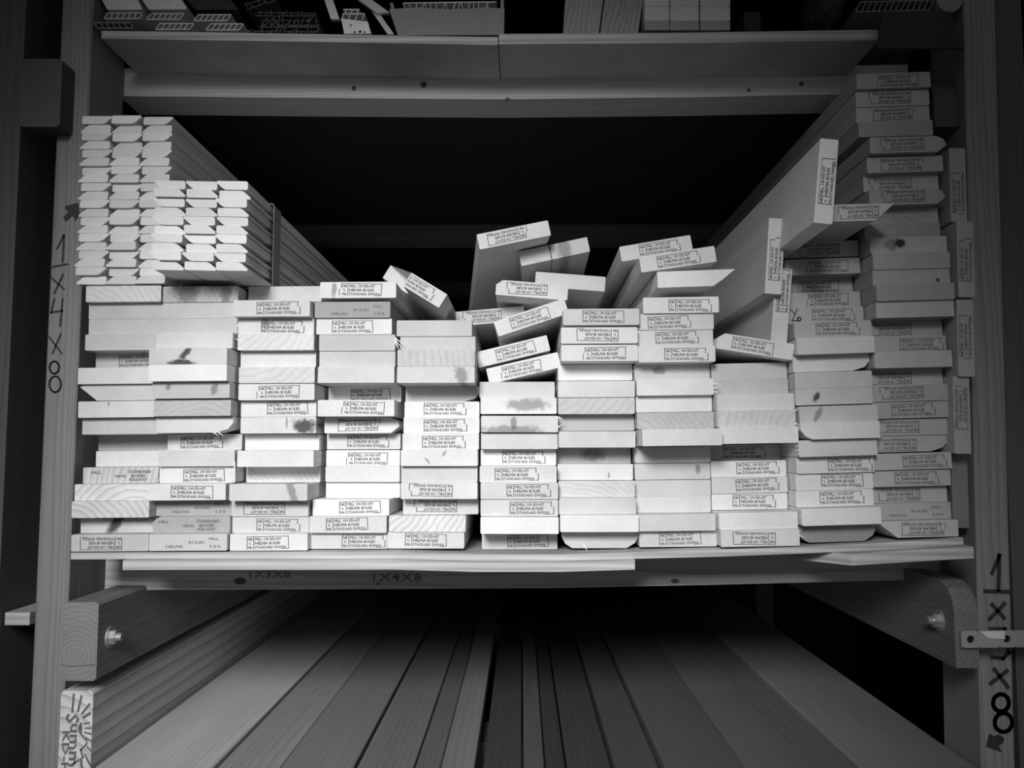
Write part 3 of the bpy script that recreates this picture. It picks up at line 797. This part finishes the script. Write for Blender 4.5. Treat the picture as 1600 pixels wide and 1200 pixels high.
# clear strap round the front bundle
xb1 = xB+3*(TWd+.0005)+.0012; xb0 = xB-.0012; zb1 = zB+10*.01025+.0004; zb0 = zB-.0006
bm = bmesh.new()
def loop(y):
    c = .002
    return [bm.verts.new(v) for v in [(xb0, y, zb0), (xb1-c, y, zb0-.0018), (xb1, y, zb0+c-.0018), (xb1, y, zb1-c-.001), (xb1-c, y, zb1-.001), (xb0, y, zb1+.002)]]
ys = [1.030, 1.034, 1.048, 1.060]
rings = [loop(y) for y in ys]
for a, b in zip(rings, rings[1:]):
    for i in range(6): bm.faces.new((a[i], a[(i+1) % 6], b[(i+1) % 6], b[i]))
me = bm_mesh('plastic_strap', bm)
st = link('plastic_strap', me, M_FILM)
md = st.modifiers.new('thick', 'SOLIDIFY'); md.thickness = .0006; md.offset = 1
tag(st, 'shiny clear plastic strap wound round the front trim bundle', 'strap')

# ---------------------------------------------------------------- bay below: studs and planks running back
ZP = at(800, 1200, 1.017).z
slab_x = [(158, 338), (341, 438), (441, 553), (556, 645), (649, 688), (691, 742), (753, 815), (818, 851), (853, 885), (889, 960), (964, 1033), (1038, 1163), (1167, 1265), (1268, 1341), (1346, 1530)]
zoff = [.004, .0, .002, -.002, .001, .006, -.012, -.004, -.010, -.012, -.004, .003, .0, -.003, .001]
tones = [.60, .34, .25, .20, .16, .24, .07, .12, .06, .07, .10, .13, .17, .17, .30]  # falls towards the middle: the bay's shade painted into the plank colours
pr = random.Random(3)
nm = ['leftmost', 'second', 'third', 'fourth', 'fifth', 'sixth', 'seventh', 'eighth', 'ninth', 'tenth', 'eleventh', 'twelfth', 'thirteenth', 'fourteenth', 'rightmost']
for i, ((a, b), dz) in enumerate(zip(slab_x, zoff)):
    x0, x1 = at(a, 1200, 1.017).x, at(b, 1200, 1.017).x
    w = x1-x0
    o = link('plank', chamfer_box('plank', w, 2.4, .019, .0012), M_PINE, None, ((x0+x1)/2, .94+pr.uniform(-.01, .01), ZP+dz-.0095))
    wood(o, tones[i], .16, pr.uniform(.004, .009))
    lab = f'flat plank running back in the lower bay, {nm[i]}' + ('' if i in (0, 14) else ' from the left')
    if i == 7:
        lab = 'narrow plank with a ladder of pale print marks, lower bay centre'
        p = Print(); r = random.Random(2)
        for k in range(22):
            y = .02+k*.024
            for x in (-.005, .004): p.poly([(x-.0035+r.uniform(-.001, .001), y), (x+.003, y+.002), (x+.003, y+.006), (x-.0035, y+.004)])
        me = p.mesh('print_marks')
        s = link('print_marks', me, M_STAIN, o, (0, .06, .0099), (math.radians(90), 0, 0))
        s.rotation_euler = (math.radians(-90), 0, 0); s.scale = (1, 1, -1)
    tag(o, lab, 'plank', 'planks in the lower bay')
# supports for the planks, below the frame
for Y in (1.2, 2.0, 2.8):
    o = local(wood(link('crossbeam', chamfer_box('crossbeam', 1.08, .089, .038), M_RACK_X, loc=(-.015, Y, ZP-.019-.012-.0195)), .18, .3, .004))
# stud on edge along the left with the stamped end
a, b = at(95.5, 1079, 1.0), at(146, 1079, 1.0)
h = .14
stud = link('stud', chamfer_box('stud', b.x-a.x, 2.35, h, .003), M_PINE, None, ((a.x+b.x)/2, 1.0, a.z-h/2))
wood(stud, .72, .42, .013)
tag(stud, 'stud on edge at lower left, sun logo stamped on its end', 'stud')
stud['label'] = 'stud on edge at lower left with a sun logo on its end'
p = Print()
def zs(x, y):
    q = at(80+x*140/1200, 1060+y*140/1200, 1.0); return (q.x-stud.location.x, q.z-stud.location.z)
for (x0, y0, x1, y1, t) in [(305, 215, 285, 440, 3), (408, 235, 362, 435, 3), (515, 345, 415, 470, 3), (515, 470, 440, 515, 4), (510, 592, 440, 605, 2.4), (528, 663, 462, 665, 2.4), (532, 742, 455, 722, 2.4), (530, 830, 478, 800, 2.4), (400, 745, 480, 840, 2.2), (540, 975, 485, 915, 2.4), (480, 870, 400, 955, 2.4), (400, 955, 425, 1050, 2.6), (425, 1060, 290, 1140, 2), (455, 1020, 560, 1230, 2.6), (405, 1100, 415, 1230, 3)]:
    p.line(*zs(x0, y0), *zs(x1, y1), t*.001*.75)
p.poly([zs(*q) for q in [(388, 590), (412, 590), (420, 660), (412, 720), (390, 745), (368, 700), (362, 650)]])
q = zs(205, 470); p.text('S', q[0], q[1], .021, .0105, .0004, -math.pi/2)
q = zs(262, 590); p.text('ummit', q[0], q[1], .0165, .062, .0003, -math.pi/2)
q = zs(160, 690); p.text('KD-HT', q[0], q[1], .011, .06, .0002, -math.pi/2)
link('end_logo', p.mesh('end_logo'), M_INK, stud, (0, -1e-3-0, 0)).location.y = -.0006

# ---------------------------------------------------------------- steel plate across the right post
a, b = at(1502, 986, .978), at(1620, 1013, .978)
w, h = b.x-a.x, a.z-b.z
plate = link('steel_plate', None, loc=(a.x, .978, b.z))
tag(plate, 'pale steel strap plate with two holes screwed across the right post', 'plate')
cut = []
def ring_plate(w, h, holes, r, t):
    """flat bar with round through holes"""
    bm = bmesh.new(); xs = [0]+sum(([hx-h/2, hx+h/2] for hx in holes), [])+[w]
    for k in range(0, len(xs), 2): box_bm(bm, xs[k], xs[k+1], 0, t, 0, h)
    n = 24
    for hx in holes:
        outer = []; inner = []
        for i in range(n):
            an = 2*math.pi*(i+.5)/n; c, s = math.cos(an), math.sin(an); m_ = max(abs(c), abs(s))
            outer.append((hx+h/2*c/m_, h/2+h/2*s/m_)); inner.append((hx+r*c, h/2+r*s))
        rings = [[bm.verts.new((x, y, z)) for x, z in pts] for y in (0, t) for pts in (outer, inner)]
        for i in range(n):
            j = (i+1) % n
            bm.faces.new((rings[0][i], rings[0][j], rings[1][j], rings[1][i]))
            bm.faces.new((rings[2][j], rings[2][i], rings[3][i], rings[3][j]))
            bm.faces.new((rings[1][i], rings[1][j], rings[3][j], rings[3][i]))
            bm.faces.new((rings[0][j], rings[0][i], rings[2][i], rings[2][j]))
    return bm_mesh('bar', bm)
h1, h2 = at(1517, 999, .978).x-a.x, at(1574, 999, .978).x-a.x
bar = link('bar', ring_plate(w, h, (h1, h2), .0042, .003), M_METAL, plate)
bar.rotation_euler = (0, math.radians(-.9), 0)
for hx in (h1, h2):
    bm = bmesh.new(); cyl_bm(bm, (0, 0, 0), .0046, .002, 'y', 16)
    link('hole_dark_disc', bm_mesh('hole_dark_disc', bm), M_HOLE, plate, (hx, .0031, h/2))  # black disc set behind the hole, standing in for its dark depth
p = Print(); p.poly([(.0205, h-.0002), (.047, h+.0004), (.0475, h-.0085), (.029, h-.0075)])
link('sticker', p.mesh('sticker'), M_STICKER, plate, (0, -.0006, 0))

# ---------------------------------------------------------------- goods on the upper shelf
def fluted(px, py, w_px, h_px, Y, lean, cells, label, mat=None, roll=0.0, L_=1.6):
    """hollow plastic strip: two skins joined by slanted webs; (px, py) is the lower left corner"""
    k = Y/F; w, h = w_px*k, h_px*k
    t = .0011; bm = bmesh.new(); s = h*lean
    def para(x0, z0, x1, z1, tt):
        d = Vector((x1-x0, z1-z0)).normalized(); n = Vector((-d.y, d.x))*tt/2
        prism_bm(bm, [(x0-n.x, z0-n.y), (x1-n.x, z1-n.y), (x1+n.x, z1+n.y), (x0+n.x, z0+n.y)], 0, L_)
    para(0, t/2, w, t/2, t); para(s, h-t/2, w+s, h-t/2, t)
    for i in range(cells+1):
        x = w*i/cells; para(x, t, x+s, h-t, t*.9)
    p = at(px, py, Y)
    o = link('fluted_strip', bm_mesh('fluted_strip', bm), mat or M_PLASTIC, None, p, (0, math.radians(roll), 0))
    return tag(o, label, 'plastic strip', 'hollow plastic strips on the upper shelf')
zt = lambda x: 47.6+(x-159)*10/619
fluted(152, 44.5, 58, 10.5, 1.02, -.45, 6, 'lower hollow plastic strip at the far left of the upper shelf', M_PLASTICD)
fluted(163, 30, 58, 11, 1.03, .3, 6, 'upper hollow plastic strip at the far left of the upper shelf')
fluted(243, 46.5, 56, 11, 1.01, .55, 6, 'lower hollow plastic strip of the second pair from left')
fluted(229, 31, 54, 11, 1.02, .55, 6, 'upper hollow plastic strip of the second pair from left')
fluted(322, 47.5, 54, 11.5, 1.01, .55, 6, 'lower hollow plastic strip of the third pair from left')
fluted(303, 33, 54, 11.5, 1.02, .55, 6, 'upper hollow plastic strip of the third pair from left')
def bar_px(name, x0, x1, yt, yb, Y, L_, mat, label, cat, roll=0.0, grp=None, shear=0.0, tone=.4, cont=.2):
    a, b = at(x0, yt, Y), at(x1, yb, Y); w, h = b.x-a.x, a.z-b.z
    c = min(w, h)*.05
    prof = [(c, 0), (w-c, 0), (w, c), (w+shear*h, h-c), (w-c+shear*h, h), (c+shear*h, h), (shear*h, h-c), (0, c)]
    o = link(name, prism(name, prof, L_), mat, None, (a.x, Y, b.z), (0, math.radians(roll), 0))
    wood(o, tone, cont, .005)
    return tag(o, label, cat, grp)
bar_px('trim_bundle', 168, 222, -22, 15, 1.03, 1.6, M_PLASTIC, 'pale wrapped pack on the far left hollow strips', 'pack', 0, 'pale packs on the hollow strips', -.5)
bar_px('trim_bundle', 232, 292, -22, 14.5, 1.03, 1.6, M_PLASTIC, 'pale wrapped pack on the second pair of hollow strips', 'pack', 0, 'pale packs on the hollow strips', -.6)
bar_px('trim_bundle', 305, 372, -16, 15, 1.06, 1.6, M_CARDD, 'dark wrapped pack on the third pair of hollow strips', 'pack', 0, 'pale packs on the hollow strips', -.8)

# dark mesh bundle: rough layers of open webbing
for j, (x0, x1, y0, lab) in enumerate([(384, 500, 51, 'lowest dark webbed strip in the loose pile'), (404, 500, 41.5, 'second dark webbed strip in the loose pile'), (408, 498, 32.5, 'third dark webbed strip in the loose pile'), (400, 497, 23, 'fourth dark webbed strip in the loose pile'), (384, 430, 13, 'topmost dark webbed strip in the loose pile')]):
    Y = 1.03+.012*j; k = Y/F; w = (x1-x0)*k; h = 8.6*k; bm = bmesh.new(); r = random.Random(j)
    def seg(x0_, z0_, x1_, z1_, tt=.0012):
        d = Vector((x1_-x0_, z1_-z0_)).normalized(); n = Vector((-d.y, d.x))*tt/2
        prism_bm(bm, [(x0_-n.x, z0_-n.y), (x1_-n.x, z1_-n.y), (x1_+n.x, z1_+n.y), (x0_+n.x, z0_+n.y)], r.uniform(0, .012), 1.2)
    seg(0, 0, w, .001); seg(0, h, w, h-.001)
    m = int((x1-x0)/7)
    for i in range(m):
        x = w*(i+r.uniform(.1, .9))/m; seg(x, 0, x+r.uniform(-.004, .004), h, .001)
        x = w*(i+r.uniform(.1, .9))/m; seg(x, 0, x+r.uniform(-.006, .006), h, .001)
    o = link('webbed_strip', bm_mesh('webbed_strip', bm), M_MESH, None, at(x0, y0, Y), (0, math.radians(r.uniform(-1.5, 1.5) if j < 4 else -16), 0))
    tag(o, lab, 'plastic strip', 'dark webbed strips on the upper shelf')
# white block with webbed head, leaning strips beside it
a, b = at(533, 29, 1.015), at(577, 52.5, 1.015)
blk = link('webbed_block', None, loc=(a.x, 1.015, b.z)); tag(blk, 'pale block with webbed top standing left of the cardboard box', 'block')
w, h = b.x-a.x, a.z-b.z
bm = bmesh.new(); prism_bm(bm, [(.004, 0), (w+.002, 0), (w-.002, h-.004), (0, h)], 0, .35); link('body', bm_mesh('body', bm), M_PLASTIC, blk)
for (x, z, rx, rz) in ((.012, .0105, .0012, .001), (.017, .0018, .0016, .0012), (.0235, .0024, .002, .0014), (.029, .0016, .0012, .001)):
    p = Print(); p.poly([(x+rx*math.cos(i*.7), z+rz*math.sin(i*.7)) for i in range(9)]); link('hole', p.mesh('hole'), M_HOLE, blk, (0, -.0006, 0))
bm = bmesh.new()
def seg2(x0_, z0_, x1_, z1_, tt=.001):
    d = Vector((x1_-x0_, z1_-z0_)).normalized(); n = Vector((-d.y, d.x))*tt/2
    prism_bm(bm, [(x0_-n.x, z0_-n.y), (x1_-n.x, z1_-n.y), (x1_+n.x, z1_+n.y), (x0_+n.x, z0_+n.y)], .001, .35)
for i in range(4): seg2(i*.0085, h-.001, .003+i*.0085, h+.0065)
seg2(.001, h+.0065, .028, h+.0065, .0014)
for i in range(3): seg2(.004+i*.008, h+.0065, .006+i*.007, h+.012)
seg2(.002, h+.012, .022, h+.012, .0014)
link('webbing', bm_mesh('webbing', bm), M_PLASTIC, blk)
def lean_strip(xb, xt, yb, yt, w_px, Y, dY, mat, label, grp):
    a, b = at(xb, yb, Y), at(xt, yt, Y+dY); w = w_px*Y/F; t = .006
    vs_ = []
    for p_ in (a, b):
        for dx, dy in ((0, 0), (w, 0), (w, t), (0, t)): vs_.append((p_.x+dx-a.x, p_.y+dy-a.y, p_.z-a.z))
    me = mesh('leaning_strip', vs_, [(3, 2, 1, 0), (4, 5, 6, 7), (0, 1, 5, 4), (1, 2, 6, 5), (2, 3, 7, 6), (3, 0, 4, 7)])
    o = link('leaning_strip', me, mat, None, a); tag(o, label, 'plastic strip', grp)
lean_strip(517, 497, 30, -30, 14, 1.03, .02, M_PLASTIC, 'narrow pale strip leaning left above the webbed block', 'leaning pale strips')
lean_strip(606, 548, 53.5, -30, 10, 1.02, .08, M_PLASTIC, 'pale strip leaning left against the cardboard box', 'leaning pale strips')
lean_strip(588, 520, 20, -30, 22, 1.04, .05, M_PLASTIC, 'wide bright strip leaning over the webbed block', 'leaning pale strips')

# cardboard box of lattice strips
a, b = at(622, 14, 1.02), at(787, 54.5, 1.02)
w, h = b.x-a.x, a.z-b.z
bx = link('cardboard_box', None, loc=(a.x, 1.02, b.z)); tag(bx, 'open grey cardboard box of lattice strips on the upper shelf', 'box')
t = .004
def part(name, bmf, mat, root, **kw):
    bm = bmesh.new(); bmf(bm); return link(name, bm_mesh(name, bm), mat, root, **kw)
part('front_panel', lambda bm: prism_bm(bm, [(0, 0), (w, 0), (w+.001, h), (w*.8, h+.0015), (w*.5, h-.001), (w*.2, h+.002), (-.011, h)], 0, t), M_CARD, bx)
part('side_panel', lambda bm: prism_bm(bm, [(0, 0), (t, 0), (t-.011, h*1.3), (-.011, h*1.3)], t, .9), M_CARD, bx)
part('side_panel', lambda bm: box_bm(bm, w-t, w, t, .9, 0, h*1.5), M_CARD, bx)
part('bottom_panel', lambda bm: box_bm(bm, t, w-t, t, .9, 0, t), M_CARD, bx)
for j in range(2):
    bm = bmesh.new(); r = random.Random(30+j); z0 = h-.006+j*.010; hh = .010
    def sg(x0_, z0_, x1_, z1_, tt):
        d = Vector((x1_-x0_, z1_-z0_)).normalized(); n = Vector((-d.y, d.x))*tt/2
        prism_bm(bm, [(x0_-n.x, z0_-n.y), (x1_-n.x, z1_-n.y), (x1_+n.x, z1_+n.y), (x0_+n.x, z0_+n.y)], 0, .8)
    sg(.0, 0, w-.014, .0015, .0012); sg(.0, hh, w-.014, hh+.001, .0012)
    for i in range(17):
        x = .003+i*(w-.02)/17; sg(x, 0, x+r.uniform(-.004, .006), hh, .0007)
    o = link('lattice_strip', bm_mesh('lattice_strip', bm), M_PLASTIC, None, Vector((a.x+.005, 1.032, b.z+z0)))
    tag(o, ['lower', 'upper'][j]+' lattice strip showing over the rim of the cardboard box', 'plastic strip', 'lattice strips in the cardboard box')

# two timber blocks leaning, then wrapped white battens
def upright(x0b, x1b, x0t, x1t, label):
    Y = 1.03; yb, yt = 52.2, -60
    a0, a1 = at(x0b, yb, Y), at(x1b, yb, Y); b0, b1 = at(x0t, yt, Y+.03), at(x1t, yt, Y+.03)
    t = .02
    P = [a0, a1, b1, b0]; P = [p_-a0 for p_ in P]; Q = [p_+Vector((0, t, .004)) for p_ in P]
    me = hexa('timber_offcut', P+Q); bm = bmesh.new(); bm.from_mesh(me); bmesh.ops.recalc_face_normals(bm, faces=bm.faces); bm.to_mesh(me); bm.free()
    o = link('timber_offcut', me, M_RACK_V, None, a0); wood(o, .34, .35, .005)
    tag(o, label, 'offcut', 'timber offcuts on the upper shelf')
upright(880, 935.5, 887, 950, 'left of two grey timber offcuts standing on the upper shelf')
upright(938, 997, 952, 1012, 'right of two grey timber offcuts standing on the upper shelf')
cols = [(1007, 1046), (1047, 1092), (1094, 1141)]
rowsb = [(33, 47), (10, 32.4), (-16, 9.4)]
for ci, (x0, x1) in enumerate(cols):
    for ri, (y0, y1) in enumerate(rowsb):
        bar_px('white_batten', x0, x1, y0, y1, 1.022, 1.4, M_PINE, f'short-ended white batten, {["bottom", "middle", "top"][ri]} of the {["left", "centre", "right"][ci]} pile on the upper shelf', 'batten', 0, 'white battens on the upper shelf', 0, .55 if ri else .32, .1)
# dark clutter at the right end of the upper shelf
fluted(1338, 19, 118, 18, 1.02, .4, 13, 'dull hollow plastic strip at the right end of the upper shelf', M_PLASTICD, -1.2)
a0, a1 = at(1372, 75, .99), at(1506, 76, .99); b0, b1 = at(1378, 17, 1.0), at(1484, 18, 1.0)
P = [a0, a1, b1, b0]; P = [q-a0 for q in P]; Q = [q+Vector((0, .004, 0)) for q in P]
me = hexa('cardboard_flap', P+Q); bm = bmesh.new(); bm.from_mesh(me); bmesh.ops.recalc_face_normals(bm, faces=bm.faces); bm.to_mesh(me); bm.free()
tag(link('cardboard_flap', me, M_CARDD, None, a0), 'dark cardboard flap hanging over the right end of the upper shelf', 'cardboard')
bm = bmesh.new(); r = random.Random(8)
p0 = at(1288, 47, 1.03)
bmesh.ops.create_icosphere(bm, subdivisions=3, radius=1)
for v in bm.verts:
    k = 1+.18*math.sin(9*v.co.x+5*v.co.z)*math.cos(7*v.co.y)
    v.co = Vector((v.co.x*.018*k, v.co.y*.06, v.co.z*.035*k+.034))
bag = link('plastic_bag', bm_mesh('plastic_bag', bm), M_CARDD, None, p0); tag(bag, 'crumpled dark bag near the right end of the upper shelf', 'bag')
bm = bmesh.new(); cyl_bm(bm, (0, 0, 0), .016, .5, 'y', 20)
tag(link('roll', bm_mesh('roll', bm), M_PLASTICD, None, at(1484, -1, 1.02)), 'dull round roll end at the upper right corner', 'roll')
